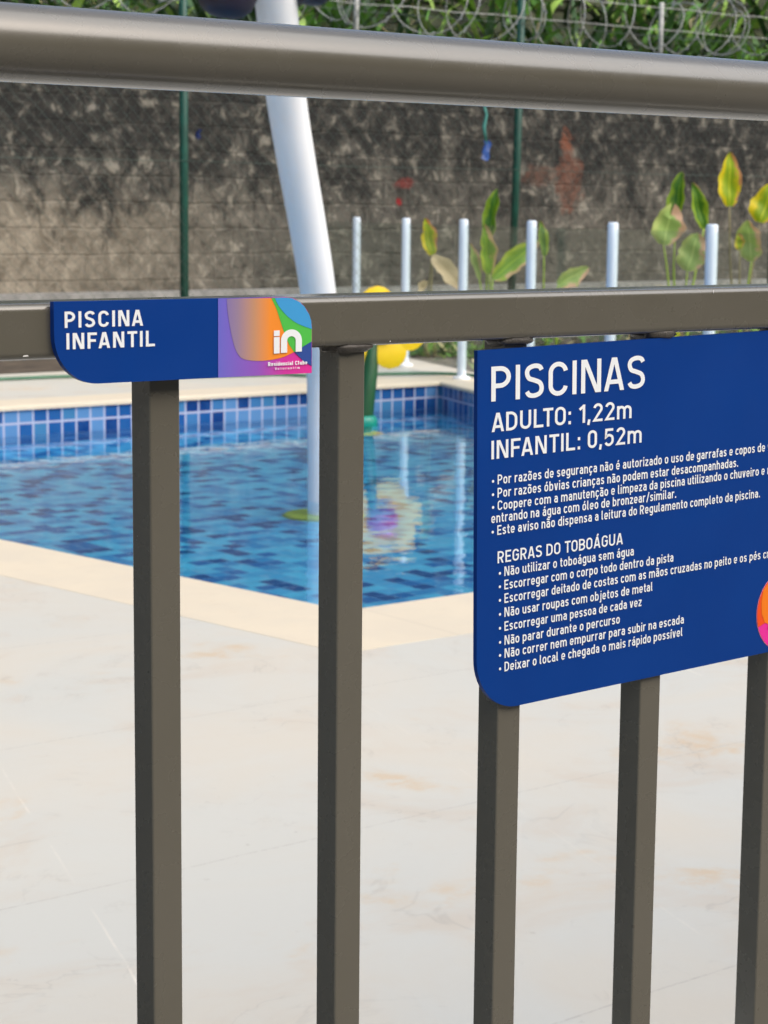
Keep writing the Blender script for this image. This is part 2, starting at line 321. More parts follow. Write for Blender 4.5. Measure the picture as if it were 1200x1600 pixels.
# ---------------------------------------------------------------- stroke lettering (drawn as flat ribbons, cap height = 1)
def arc(cx, cy, rx, ry, a0, a1, n=9):
    return [(cx + rx*math.cos(math.radians(a0+(a1-a0)*i/n)), cy + ry*math.sin(math.radians(a0+(a1-a0)*i/n))) for i in range(n+1)]
def spline(pts, n=5):
    out = []
    P = [pts[0]] + list(pts) + [pts[-1]]
    for i in range(1, len(P)-2):
        p0, p1, p2, p3 = P[i-1:i+3]
        for k in range(n):
            t = k/n
            out.append(tuple(.5*((2*p1[j]) + (-p0[j]+p2[j])*t + (2*p0[j]-5*p1[j]+4*p2[j]-p3[j])*t*t + (-p0[j]+3*p1[j]-3*p2[j]+p3[j])*t**3) for j in (0, 1)))
    out.append(tuple(pts[-1]))
    return out
def glyph(c, w):
    """returns (advance width, [(points, closed, clip)])"""
    h = w/2; X = .735; S = []
    def st(p, closed=False, clip=None): S.append((p, closed, clip))
    CL = (0, 1)
    acc = {'á': ('a', '´'), 'é': ('e', '´'), 'í': ('ı', '´'), 'ó': ('o', '´'), 'Á': ('A', "'"), 'ã': ('a', '~'), 'õ': ('o', '~'), 'ç': ('c', ',')}
    if c in acc:
        W, S = glyph(acc[c][0], w); S = list(S); m = W/2
        k = acc[c][1]
        if k == '´': S.append(([(m-.03, X+.09), (m+.11, X+.27)], False, None))
        if k == "'": S.append(([(m-.02, 1.06), (m+.12, 1.22)], False, None))
        if k == '~': S.append((spline([(m-.19, X+.12), (m-.1, X+.19), (m, X+.155), (m+.1, X+.12), (m+.19, X+.19)], 4), False, None))
        if k == ',': S.append(([(m+.02, 0), (m+.04, -.1), (m-.02, -.2), (m-.12, -.21)], False, None))
        return W, S
    def stad(W, H, y0=0.):
        r = W/2-h
        return arc(W/2, y0+H-h-r, r, r, 0, 180, 12) + arc(W/2, y0+h+r, r, r, 180, 360, 12)
    if c == ' ': return .27, S
    if c in 'Iı1lji':
        if c == 'I': st([(h, 0), (h, 1)]); return w, S
        if c == 'ı': st([(h, 0), (h, X)]); return w, S
        if c == 'i': st([(h, 0), (h, X)]); st([(h, .86), (h, 1.0)]); return w, S
        if c == 'l': st([(h, 1), (h, h+.08), (h+.04, h+.02), (h+.14, h)]); return w+.09, S
        if c == 'j': st([(.1+h, X), (.1+h, -.12), (.07+h, -.19), (h-.06, -.2)]); st([(.1+h, .86), (.1+h, 1.)]); return w+.1, S
        if c == '1': st([(.3, 0), (.3, 1)]); st([(.3, .93), (.04, .74)]); return .3+h, S
    if c in 'ODCQ0':
        W = .62 if c != '0' else .56; r = W/2-h
        if c in 'O0': st(stad(W, 1), True)
        if c == 'C': st(arc(W/2, 1-h-r, r, r, 8, 180, 14) + arc(W/2, h+r, r, r, 180, 352, 14))
        if c == 'D':
            r = .3; st([(h, h), (W-h-r, h)] + arc(W-h-r, h+r, r, r, -90, 0) + arc(W-h-r, 1-h-r, r, r, 0, 90) + [(h, 1-h)], True)
        return W, S
    if c == 'G':
        W = .62; r = W/2-h
        st(arc(W/2, 1-h-r, r, r, 12, 180, 14) + arc(W/2, h+r, r, r, 180, 360, 14) + [(W-h, .5), (W/2+.02, .5)]); return W, S
    if c == 'U':
        W = .62; r = W/2-h; st([(h, 1)] + arc(W/2, h+r, r, r, 180, 360, 14) + [(W-h, 1)]); return W, S
    if c in 'PBR':
        W = .6; r = .26; ym = .44 if c != 'B' else .52
        st([(h, 0), (h, 1)])
        st([(h, 1-h), (W-h-r, 1-h)] + arc(W-h-r, (1-h+ym)/2, r, (1-h-ym)/2, 90, -90, 12) + [(h, ym)])
        if c == 'R': st([(W*.5, ym), (W-h*.9, -.1)], False, CL)
        if c == 'B': st([(h, ym), (W-h-r, ym)] + arc(W-h-r, (h+ym)/2, r+.02, (ym-h)/2, 90, -90, 12) + [(h, h)])
        return W, S
    if c in 'EFLT':
        W = .54 if c != 'T' else .58
        if c == 'T': st([(W/2, 0), (W/2, 1)]); st([(0, 1-h), (W, 1-h)]); return W, S
        st([(h, 0), (h, 1)])
        if c in 'EF': st([(h, 1-h), (W, 1-h)]); st([(h, .5), (W-.06, .5)])
        if c in 'EL': st([(h, h), (W, h)])
        return W, S
    if c == 'N':
        W = .66; st([(h, 0), (h, 1)]); st([(W-h, 0), (W-h, 1)])
        dx = (W-1.7*w); st([(w*.85-dx*.2, 1.2), (W-w*.85+dx*.2, -.2)], False, CL); return W, S
    if c == 'A':
        W = .68; k = .2; a, b = h*1.05, W/2-w*.14
        st([(a-(b-a)*k, -k), (b+(b-a)*k, 1+k)], False, CL); st([(W-a+(b-a)*k, -k), (W-b-(b-a)*k, 1+k)], False, CL)
        st([(.16, .27), (W-.16, .27)]); return W, S
    if c in 'Vv':
        H = 1 if c == 'V' else X; W = .64 if c == 'V' else .5; a, b = h*1.05, W/2-w*.14; k = .2
        st([(a-(b-a)*k, H*(1+k)), (b+(b-a)*k, -k*H)], False, (0, H)); st([(W-a+(b-a)*k, H*(1+k)), (W-b-(b-a)*k, -k*H)], False, (0, H)); return W, S
    if c in 'Ss':
        H = 1 if c == 'S' else X; W = .6 if c == 'S' else .47; m = W/2
        st(spline([(W-h*1.1, H-h-.13*H), (W-h-.12*W, H-h-.03*H), (m, H-h), (h+.1*W, H-h-.06*H), (h, H*.745), (h+.1*W, H*.585), (m, H*.515),
                   (W-h-.1*W, H*.43), (W-h, H*.27), (W-h-.1*W, h+.06*H), (m, h), (h+.12*W, h+.03*H), (h*1.0, h+.13*H)], 4)); return W, S
    if c == '2':
        W = .56; r = W/2-h; st(arc(W/2, 1-h-r, r, r, 170, -30, 14) + [(h, h), (W, h)]); return W, S
    if c == '5':
        W = .56; st([(W-.04, 1-h), (.1, 1-h), (.07, .52)] + spline([(.07, .52), (.2, .61), (W/2+.03, .62), (W-h-.03, .52), (W-h, .32), (W-h-.05, h+.1), (W/2, h), (.13, h+.05), (h*.8, h+.14)], 4)[1:]); return W, S
    if c == 'o': W = .52; st(stad(W, X), True); return W, S
    if c == 'c':
        W = .47; r = .52/2-h; st(arc(.26, X-h-r, r, r, 25, 180, 10) + arc(.26, h+r, r, r, 180, 335, 10)); return W, S
    if c == 'e':
        W = .52; r = W/2-h; st([(h, X*.47), (W-h, X*.47)] + arc(W/2, X-h-r, r, r, 0, 180, 12) + arc(W/2, h+r, r, r, 180, 325, 10)); return W, S
    if c == 'a':
        W = .5; r = W/2-h
        st(arc(W/2, X-h-r*.9, r, r*.9, 155, 0, 10) + [(W-h, 0)]); ym = .43
        st([(W-h, ym), (W/2, ym)] + arc(W/2-.03, (ym+h)/2, r-.03, (ym-h)/2, 90, 270, 10) + [(W-h, h+.02)]); return W, S
    if c in 'bdpqg':
        W = .53; r = W/2-h
        st(stad(W, X), True)
        if c == 'b': st([(h, 0), (h, 1)])
        if c == 'd': st([(W-h, 0), (W-h, 1)])
        if c == 'p': st([(h, -.24), (h, X)])
        if c == 'q': st([(W-h, -.24), (W-h, X)])
        if c == 'g': st([(W-h, X), (W-h, -.05)] + arc(W/2, -.05, r, .16, 0, -150, 10)); 
        return W, S
    if c in 'nmhur':
        W = .51; r = W/2-h
        if c == 'u': st([(h, X)] + arc(W/2, h+r, r, r, 180, 360, 12)); st([(W-h, 0), (W-h, X)]); return W, S
        st([(h, 0), (h, X if c != 'h' else 1)])
        if c in 'nh': st(arc(W/2, X-h-r, r, r, 180, 0, 12) + [(W-h, 0)]); return W, S
        if c == 'm':
            r = .185
            for k in (0, 1):
                st(arc(h+r+2*r*k, X-h-r, r, r, 180, 0, 10) + [(h+2*r+2*r*k, 0)])
            return h*2+4*r, S
        st(arc(h+.2, X-h-.2, .2, .2, 180, 65, 8)); return .36, S
    if c == 't': st([(.14, 1-.06), (.14, h+.1), (.19, h+.02), (.33, h)]); st([(0, X-h), (.32, X-h)]); return .33, S
    if c == 'f': st([(.14, 0), (.14, .86), (.19, 1-h-.03), (.34, 1-h)]); st([(0, X-h), (.31, X-h)]); return .33, S
    if c == 'x':
        W = .5; st([(h*.6-.03, -.05), (W-h*.6+.03, X+.05)], False, (0, X)); st([(h*.6-.03, X+.05), (W-h*.6+.03, -.05)], False, (0, X)); return W, S
    if c == 'z':
        W = .46; st([(.01, X-h), (W-.02, X-h)]); st([(h*.5, h), (W-h*.6, X-h)]); st([(0, h), (W, h)]); return W, S
    if c == '.': st([(h*1.1, 0), (h*1.1, w*1.15)]); return w*1.1, S
    if c == ',': st([(h*1.3, w*1.1), (h*.6, -.14)]); return w*1.2, S
    if c == ':': st([(h*1.1, 0), (h*1.1, w*1.2)]); st([(h*1.1, .52), (h*1.1, .52+w*1.2)]); return w*1.1, S
    if c == '/': st([(h, -.06), (.4, 1.04)]); return .42, S
    if c == '•':
        st(arc(.15, .37, .075, .075, 0, 330, 11), True); st([(.05, .37), (.25, .37)]); return .3, S
    return .4, S
def ribbon(pts, w, closed, clip):
    P = [Vector(p) for p in pts]; n = len(P); L = []; Rr = []
    Q = [P[0]]
    for p in P[1:]:
        if (p-Q[-1]).length > 1e-5: Q.append(p)
    if closed and (Q[0]-Q[-1]).length < 1e-5: Q.pop()
    P = Q; n = len(P)
    for i in range(n):
        if closed or 0 < i < n-1:
            a = (P[i]-P[i-1]).normalized(); b = (P[(i+1) % n]-P[i]).normalized()
        elif i == 0: a = b = (P[1]-P[0]).normalized()
        else: a = b = (P[i]-P[i-1]).normalized()
        na = Vector((-a.y, a.x)); nb = Vector((-b.y, b.x)); m = na+nb
        m = m.normalized() if m.length > 1e-4 else na
        k = min(1/max(m.dot(na), .4), 1.9)*w/2
        L.append(P[i]+m*k); Rr.append(P[i]-m*k)
    quads = []
    for i in range(n if closed else n-1):
        j = (i+1) % n
        q = [Rr[i], Rr[j], L[j], L[i]]
        if clip:
            for y0, s in ((clip[0], 1), (clip[1], -1)):
                o = []
                for k in range(len(q)):
                    a, b = q[k], q[(k+1) % len(q)]
                    ia, ib = (a.y-y0)*s >= 0, (b.y-y0)*s >= 0
                    if ia: o.append(a)
                    if ia != ib: o.append(a+(b-a)*((y0-a.y)/(b.y-a.y)))
                q = o
                if len(q) < 3: break
        if len(q) >= 3: quads.append([(v.x, v.y) for v in q])
    return quads
KERN = {'LT': -.17, 'TO': -.05, 'AN': -.02, 'FA': -.10, 'NA': -.05, 'AS': -.04, 'AD': -.04, 'PI': .0, 'TI': -.03, 'AU': .0, 'GU': .0, 'RA': -.03, 'Vo': -.1, 'ta': -.05, 'rr': .03}
def text_polys(s, w=.14, track=.14):
    x = 0; out = []
    for k, c in enumerate(s):
        W, S = glyph(c, w)
        for si, (p, cl, cp) in enumerate(S):
            for q in ribbon(p, w, cl, cp): out.append(([(a+x, b) for a, b in q], si))
        nx = s[k+1] if k+1 < len(s) else ''
        x += W + (track if c != ' ' else track*.2) + KERN.get(c+nx, 0)
    return out, x-track
# ---------------------------------------------------------------- the setting: ground, deck, pool, hillside
POOL = [(3.552, 4.617), (6.738, 4.617), (8.965, 10.62), (2.86, 10.62)]         # inner edge of the coping
OUT = [(3.20, 4.17), (7.05, 4.17), (9.42, 11.02), (2.42, 11.02)]             # outer edge of the coping
DECK = [(-9, -7), (26, -7), (26, 12.75), (-9, 12.75)]
FAR = [(-400, -400), (400, -400), (400, 500), (-400, 500)]
def ring(name, A, B, zA, zB, mat):
    b = MB()
    for i in range(4):
        j = (i+1) % 4
        b.face([(*A[i], zA), (*A[j], zA), (*B[j], zB), (*B[i], zB)])
    return tag(b.build(name, mat), kind='structure')
ring('ground', DECK, FAR, -.03, -.03, M['terrain'])
ring('pool_deck', OUT, DECK, 0, 0, M['deck'])
b = MB(); b.face([(-9, 1.5, .006), (.70, 1.5, .006), (.70, 12.70, .006), (-9, 12.70, .006)]); tag(b.build('added_dark_bed', M['added_bed']), kind='structure')  # unseen bed, added so the baluster sides get less light off the deck
b = MB(); b.face([(-9, -7, .006), (26, -7, .006), (26, 1.04, .006), (-9, 1.04, .006)]); tag(b.build('added_dark_floor', M['added_floor']), kind='structure')  # unseen floor, added to darken what the handrail's lower half reflects
b = MB(); zt, zb, rr = .004, -.022, .008
for i in range(4):
    j = (i+1) % 4; A0, A1, B0, B1 = Vector(POOL[i]), Vector(POOL[j]), Vector(OUT[i]), Vector(OUT[j])
    n = Vector(((A1-A0).y, -(A1-A0).x)).normalized()       # outwards
    a0, a1 = A0+(B0-A0).normalized()*rr, A1+(B1-A1).normalized()*rr
    i0, i1 = A0-(B0-A0)*.04, A1-(B1-A1)*.04
    b.face([(*B0, .0008), (*B1, .0008), (*a1, zt), (*a0, zt)]); b.face([(*a0, zt), (*a1, zt), (*i1, zt-rr), (*i0, zt-rr)])
    b.face([(*i0, zt-rr), (*i1, zt-rr), (*i1, zb), (*i0, zb)]); b.face([(*i0, zb), (*i1, zb), (*A1, zb), (*A0, zb)])
    b.face([(*B1, .0008), (*B0, .0008), (*B0, -.02), (*B1, -.02)])
tag(b.build('pool_coping', M['coping']), kind='structure')
WATER_Z, FLOOR_Z = -.172, -.60
b = MB(); run = 0
for i in range(4):
    j = (i+1) % 4; L = (Vector(POOL[j])-Vector(POOL[i])).length
    b.face([(*POOL[j], FLOOR_Z), (*POOL[i], FLOOR_Z), (*POOL[i], zb+.001), (*POOL[j], zb+.001)], [(run+L, FLOOR_Z), (run, FLOOR_Z), (run, zb), (run+L, zb)]); run += L
b.mi = 1
b.face([(*p, FLOOR_Z) for p in POOL], [p for p in POOL])
tag(b.build('pool_basin', [M['wall_tile'], M['floor_tile']], fixn=False), kind='structure')
b = MB(); b.face([(*p, WATER_Z) for p in POOL])
tag(b.build('pool_water', M['water'], fixn=False), kind='structure')
# garden bed behind the glass fence and along the wall
b = MB(); b.face([(-9, 12.75, .004), (10.35, 12.75, .004), (8.4, 7.6, .004), (26, 7.6, .004), (26, 14.2, .004), (-9, 14.2, .004)]) if False else None
BED = [(10.32, 12.75), (8.25, 7.2), (26, 7.2), (26, 12.75)]
b.face([(*p, .006) for p in BED]); b.face([(-9, 12.75, .006), (26, 12.75, .006), (26, 14.05, .006), (-9, 14.05, .006)])
tag(b.build('garden_soil', M['soil']), kind='structure')
def hill_z(x, y):
    d = max(0, y-14.25)
    return 2.42 + d*.62 + .22*math.sin(x*.9+y*.5) * min(1, d) + .12*math.sin(x*2.3-y)*min(1, d)
b = MB(); nx, ny = 44, 16
V = [[b.bm.verts.new((-9+35*i/nx, 14.22+18*(j/ny)**1.5, hill_z(-9+35*i/nx, 14.22+18*(j/ny)**1.5))) for i in range(nx+1)] for j in range(ny+1)]
for j in range(ny):
    for i in range(nx): b.bm.faces.new((V[j][i], V[j][i+1], V[j+1][i+1], V[j+1][i]))
tag(b.build('hillside', M['hill'], smooth=60), kind='structure')
def blade(b, base, d, length, width, droop, seg=4):
    base = Vector(base); d = Vector(d).normalized(); s = d.cross(Vector((0, 0, 1)))
    s = (s if s.length > .05 else Vector((1, 0, 0))).normalized(); prev = None
    for k in range(seg+1):
        t = k/seg; p = base + d*length*t + Vector((d.x, d.y, -1))*droop*length*t*t*.5
        w = width*(math.sin(math.pi*min(1, .12+t*.88))**.8)*.5
        cur = (b.bm.verts.new(p-s*w), b.bm.verts.new(p+s*w))
        if prev: f = b.bm.faces.new((prev[0], prev[1], cur[1], cur[0])); f.material_index = b.mi; f.smooth = True
        prev = cur
rnd = random.Random(3)
b = MB()
for k in range(5200):
    x = rnd.uniform(5.5, 20); y = 14.35 + 5.5*rnd.random()**1.6
    clump = math.sin(x*1.7+y*.8)+math.sin(x*3.1-y*1.9+2)
    r = rnd.random(); b.mi = (0 if r < .48 else 1 if r < .74 else 3 if r < .90 else 2) if clump > -.4 else (3 if r < .5 else 0 if r < .78 else 1 if r < .88 else 2)
    a = rnd.uniform(0, 2*math.pi); up_ = rnd.uniform(.5, 2.2)
    L = rnd.uniform(.25, .9) * (1.25 if b.mi == 2 else 1)
    blade(b, (x, y, hill_z(x, y)-.05), (math.cos(a), math.sin(a), up_), L, rnd.uniform(.012, .03) if b.mi == 2 else rnd.uniform(.025, .10), rnd.uniform(.2, 1.1))
o = b.build('undergrowth', [M['undergreen'], M['underlime'], M['underdry'], M['underdark']], fixn=False)
tag(o, 'dense wild undergrowth of green and dry blades on the slope above the block wall', 'undergrowth', kind='stuff')
b = MB()
for k in range(900):
    if k < 500: y = rnd.uniform(7.5, 12.9); x = 10.25+(y-12.75)*.372+rnd.uniform(.12, 1.4)
    else: x = rnd.uniform(8.5, 17); y = rnd.uniform(12.8, 13.8)
    r = rnd.random(); b.mi = 0 if r < .4 else 1 if r < .6 else 3 if r < .88 else 2
    a = rnd.uniform(0, 2*math.pi); blade(b, (x, y, .0), (math.cos(a), math.sin(a), rnd.uniform(.4, 1.6)), rnd.uniform(.10, .28), rnd.uniform(.02, .07), rnd.uniform(.2, 1.))
o = b.build('ground_cover', [M['undergreen'], M['underlime'], M['underdry'], M['underdark']], fixn=False)
tag(o, 'low leafy ground cover growing in the soil bed behind the glass fence', 'ground cover', kind='stuff')
# ---------------------------------------------------------------- block wall
WX, WY = 5.0, 14.0
wall = thing('block_wall', (WX, WY, 0), 'tall old grey concrete block wall, mould stained, behind the green mesh fence', 'wall')
b = MB(); nx, nz = 150, 24; rw = random.Random(5)
top = [2.46+rw.uniform(-.02, .02) for _ in range(nx+1)]
gridv = [[b.bm.verts.new((-9+35*i/nx, WY+rw.uniform(-.006, .006), top[i]*j/nz)) for i in range(nx+1)] for j in range(nz+1)]
for j in range(nz):
    for i in range(nx): b.bm.faces.new((gridv[j][i], gridv[j][i+1], gridv[j+1][i+1], gridv[j+1][i]))
back = [b.bm.verts.new((-9+35*i/nx, WY+.2, top[i])) for i in range(nx+1)]
for i in range(nx): b.bm.faces.new((gridv[nz][i], gridv[nz][i+1], back[i+1], back[i]))
b.face([(-9, WY+.2, 0), (26, WY+.2, 0), (26, WY+.2, 2.44), (-9, WY+.2, 2.44)])
b.build('block_face', M['wall'], wall, fixn=True)
b = MB(); b.box((-9, 13.80, 0), (26, 13.985, .50), .012); b.build('footing_ledge', M['concrete'], wall, smooth=30)
# ---------------------------------------------------------------- the residence behind the viewer and the clubhouse to the left
def facade(name, lab, cat, org, ux, uy, width, depth, height, bays, storeys):
    org, ux, uy = Vector(org), Vector(ux), Vector(uy); t = thing(name, org, lab, cat)
    def blk(mb, a0, a1, d0, d1, z0, z1):
        P = lambda a, d, z: org+ux*a+uy*d+Vector((0, 0, z))
        mb.slab([P(a0, d0, z0), P(a1, d0, z0), P(a1, d0, z1), P(a0, d0, z1)], [P(a0, d1, z0), P(a1, d1, z0), P(a1, d1, z1), P(a0, d1, z1)])
    b = MB(); blk(b, 0, width, 0, depth, 0, height); b.build('wall', M['render'], t)
    b = MB(); blk(b, -.15, width+.15, -.15, depth+.15, height+.003, height+.25); b.build('roof', M['concrete'], t)
    bw = width/bays; sh = height/storeys
    for i in range(bays):
        for j in range(storeys):
            a0 = bw*(i+.25); z0 = sh*j+.95
            b = MB(); blk(b, a0, a0+bw*.5, -.03, -.002, z0, z0+1.3); w = b.build('window', M['alu'], t)
            b = MB(); blk(b, a0+.06, a0+bw*.5-.06, -.036, -.031, z0+.06, z0+1.24); b.build('pane', M['darkglass'], w)
facade('residence_block', 'plain apartment block with rows of dark windows, behind the photographer', 'building', (22, -9.5, 0), (-1, 0, 0), (0, -1, 0), 34, 8, 7.2, 10, 2)
# ---------------------------------------------------------------- green mesh fence and razor wire
FX = [1.85, 5.15, 8.45, 11.755, 15.06, 18.36]; FY = 13.0
fence = thing('mesh_fence', (8.45, FY, 0), 'green chain link fence on round green posts in front of the block wall', 'fence')
for i, x in enumerate(FX):
    lean = .05 if i == 3 else 0
    b = MB(); b.tube([(x-lean*.4, FY, -.02), (x+lean*.6, FY, 1.6), (x+lean*1.2, FY, 3.35)], .033, 12); b.build('fence_post', M['fencegreen'], fence)
p = .10
for x0, x1 in zip(FX[1:], FX[2:]):
    b = MB(); n = int((x1-x0)/(p/2)); st = (x1-x0)/n; rows = int(2.72/(p/2)); wj = random.Random(int(x0*10)); r = .0017
    for k in range(n):
        prev = None
        for q in range(rows+1):
            z = .06+q*p/2; x = x0+(k+((k+q) % 2))*st; dy = (.004 if q % 2 else -.004)+.025*math.sin(x*2.1+z*1.3)
            c = [b.bm.verts.new((x+r*ca, FY-.036+dy+r*sa, z+r*.3*ca)) for ca, sa in ((1, 0), (-.5, .87), (-.5, -.87))]
            if prev:
                for e in range(3): b.bm.faces.new((prev[e], prev[(e+1) % 3], c[(e+1) % 3], c[e]))
            prev = c
    for z in (.3, 1.5, 2.7): b.tube([(x0, FY-.04, z), ((x0+x1)/2, FY-.045, z-.01), (x1, FY-.04, z)], .0025, 5)
    b.build('mesh_panel', M['meshwire'], fence, fixn=False)
wire = thing('razor_wire', (8.45, FY, 2.75), 'coils of grey razor wire running along the top of the green fence', 'razor wire')
b = MB(); path = []; n = 0
for k in range(44*26):
    a = 2*math.pi*k/26; x = 4.5+14.0*k/(44*26)+.13*math.sin(a*.37)+.11*math.sin(a*.143+1); rad = .235+.035*math.sin(a*.21)+.03*math.sin(a*.713)+.012*math.sin(a*2.3)
    path.append((x+.09*math.cos(a+1)*math.sin(a*.11), FY+rad*math.sin(a), 2.80+.035*math.sin(x*.9)+rad*math.cos(a)))
b.tube(path, .0048, 5)
for k in range(0, len(path), 4):
    P = Vector(path[k]); d = (Vector(path[min(k+1, len(path)-1)])-P).normalized(); s = d.cross(Vector((1, 0, 0))).normalized()*.022; e = d*.02
    b.face([P-e-s*.1, P-s-e*1.2, P+e-s*.1, P+s+e*1.2])
b.build('coil', M['galv'], wire, fixn=False)
for z in (2.76, 2.95):
    b = MB(); b.tube([(4.5+14*i/30, FY-.03, z-.015*math.sin(i*1.7)**2) for i in range(31)], .004, 5); b.build('strand', M['galv'], wire)
for x in (10.1, 13.53):
    b = MB(); b.tube([(x, FY+.05, 2.3), (x, FY+.05, 3.0)], .022, 8); b.build('stay', M['galv'], wire)
def scrap(x, z, w, h, lab, strip, mk='bluescrap'):
    b = MB(); pts = []
    for k in range(6):
        for q in range(4):
            pts.append(Vector((x+(q/3-.5)*w*(1-.25*abs(k/5-.5))+.012*math.sin(k*1.9), FY-.075-.02*math.sin(q*2.1+k), z-h*k/5+.012*math.cos(q*2.))))
    vs = [b.bm.verts.new(v) for v in pts]; vb = [b.bm.verts.new(v+Vector((0, -.004, 0))) for v in pts]
    for L, flip in ((vs, False), (vb, True)):
        for k in range(5):
            for q in range(3):
                f = [L[k*4+q], L[k*4+q+1], L[k*4+q+5], L[k*4+q+4]]; f = b.bm.faces.new(f[::-1] if flip else f); f.smooth = True
    t = thing('plastic_scrap', (x, FY-.07, z-h), lab, 'plastic scrap')
    b.build('flap', M[mk], t, fixn=False)
    if strip:
        b = MB(); b.tube([(x, FY-.08, z-.02), (x-.02, FY-.07, z+.12), (x+.01, FY-.065, z+.22), (x-.03, FY-.06, z+.34)], [.012, .016, .014, .008], 6); b.build('twine', M['tealrag'], t)
scrap(8.525, 1.725, .035, .06, 'small dark navy plastic scrap caught beside a green fence post', False, 'navyscrap')
scrap(11.37, 1.72, .075, .15, 'bright blue plastic scrap hanging from teal twine on the mesh fence', True)
# ---------------------------------------------------------------- glass pool fence
GX = lambda k: Vector((10.083-.4264*k, 13.003-1.1474*k, 0))
gf = thing('glass_fence', GX(3), 'frameless glass pool fence with short round pale blue posts beside the pool', 'fence')
for k in range(0, 9):
    P = GX(k); z1 = 1.0955
    b = MB(); T = Matrix.Translation(P)
    b.lathe([(.031, .0), (.031, z1-.012), (.028, z1-.004), (.022, z1)], 18, T); po = b.build('post', M['postwhite'], gf, smooth=40)
    b = MB(); b.lathe([(.062, 0.002), (.062, .014), (.056, .020), (.0325, .024), (.0325, .03)], 20, T); b.build('base_flange', M['white'], po, smooth=40)
dv = (GX(1)-GX(0)).normalized(); nv = Vector((dv.y, -dv.x, 0))
for k in range(-1, 8):
    A, B = GX(k)+dv*.045, GX(k+1)-dv*.045
    q = lambda P, s, z: tuple(P+nv*s*.005+Vector((0, 0, z)))
    b = MB(); b.slab([q(A, -1, .07), q(B, -1, .07), q(B, -1, 1.055), q(A, -1, 1.055)], [q(A, 1, .07), q(B, 1, .07), q(B, 1, 1.055), q(A, 1, 1.055)])
    b.build('glass_panel', M['glass'], gf)
# ---------------------------------------------------------------- canna-like plants in the bed
def leaf_mesh(base, tip, width, yaw, bend, fold, mat, parent, split=0.):
    base, tip = Vector(base), Vector(tip); ax = tip-base; L = ax.length; ax.normalize()
    to_cam = (Vector((0, 0, CAM_H))-base).normalized(); side = ax.cross(to_cam).normalized(); nrm = side.cross(ax).normalized()
    rot = Matrix.Rotation(yaw, 3, ax); side = rot @ side; nrm = rot @ nrm
    b = MB(); uvl = b.bm.loops.layers.uv.new('UVMap'); nu, nv_ = 6, 14; rows = []; rl = random.Random(int(abs(base.x*1000))); ph = rl.uniform(0, 6); nt = rl.uniform(.35, .85); ns = rl.choice((-1, 1)); notch = rl.uniform(.3, 1.)
    for j in range(nv_+1):
        t = j/nv_; w = width*.5*(math.sin(math.pi*min(1, t*.965+.03))**.58)*(1-.25*(t-.4)); row = []
        for i in range(nu+1):
            u = i/nu*2-1; wave = .05*width*math.sin(t*11+u*2+rl.random()*.6)
            we = 1.12*w*(1+.10*math.sin(t*(9+3*u)+ph+u)+.06*math.sin(t*23+ph*2)) * (1-.35*notch*math.exp(-((t-nt)/.05)**2) if u*ns > 0 else 1)
            tt = t-(split*(1-abs(u))*max(0, (t-.62)/.38)); 
            row.append((b.bm.verts.new(base+ax*L*tt+side*(u*we)+nrm*(fold*abs(u)*w+bend*L*(t*t-t*.3)+wave)), (u, t)))
        rows.append(row)
    for j in range(nv_):
        for i in range(nu):
            q = [rows[j][i], rows[j][i+1], rows[j+1][i+1], rows[j+1][i]]
            f = b.bm.faces.new([x[0] for x in q]); f.smooth = True
            for l, x in zip(f.loops, q): l[uvl].uv = x[1]
    return b.build('leaf', mat, parent, fixn=False)
def plant(loc, lab, leaves, stems=True):
    t = thing('leafy_plant', loc, lab, 'plant', 'broad leaved plants behind the glass fence')
    for i, (bx, by, bz, tx, ty, tz, w, mk, yaw, bend, fold) in enumerate(leaves):
        leaf_mesh((bx, by, bz), (tx, ty, tz), w, yaw, bend, fold, M[mk], t, .32 if (mk == 'leaf_pale' and w > .233) else 0.)
        if stems:
            b = MB(); B = Vector((bx, by, bz)); G = Vector(loc)+Vector((.05*math.sin(i*2.4), .05*math.cos(i*1.9), .02)); pts = [G.lerp(B, k/6) + Vector((.03*math.sin(k*1.1+i), 0, 0))*(1-k/6) for k in range(7)]
            b.tube(pts, [.014-.0015*k for k in range(7)], 7); b.build('stem', M['stemtan'] if mk in ('leaf_dry', 'leaf_yellow') else M['leaf_lime'], t)
plant((10.25, 12.3, 0), 'small plant with one curled yellow green leaf above a limp dry brown leaf', [
    (10.281, 12.3, .813, 10.148, 12.25, 1.097, .125, 'leaf_yellow', .5, .10, .35), (10.263, 12.28, .80, 10.529, 12.2, .541, .13, 'leaf_dry', -.3, -.12, .5), (10.20, 12.3, .54, 10.10, 12.25, .60, .12, 'leaf_dry', .4, .1, .4)])
plant((10.88, 12.3, 0), 'plant with a fan of three upright lime leaves, one with a scorched brown edge', [
    (10.875, 12.3, .93, 10.934, 12.3, 1.328, .135, 'leaf_green', -.7, -.06, .5), (10.86, 12.28, .66, 10.718, 12.2, 1.05, .14, 'leaf_lime', .5, .05, .4), (10.88, 12.26, .62, 11.254, 12.15, .92, .16, 'leaf_lime', .2, .10, .3), (10.80, 12.33, .62, 10.66, 12.3, .90, .10, 'leaf_pale', .9, .05, .3)])
plant((11.55, 12.3, 0), 'plant with one narrow dark green leaf and one drooping pale leaf', [
    (11.468, 12.3, .795, 11.425, 12.3, 1.078, .10, 'leaf_green', .8, -.05, .4), (11.582, 12.25, .561, 11.867, 12.2, .70, .14, 'leaf_pale', .3, .08, .3)])
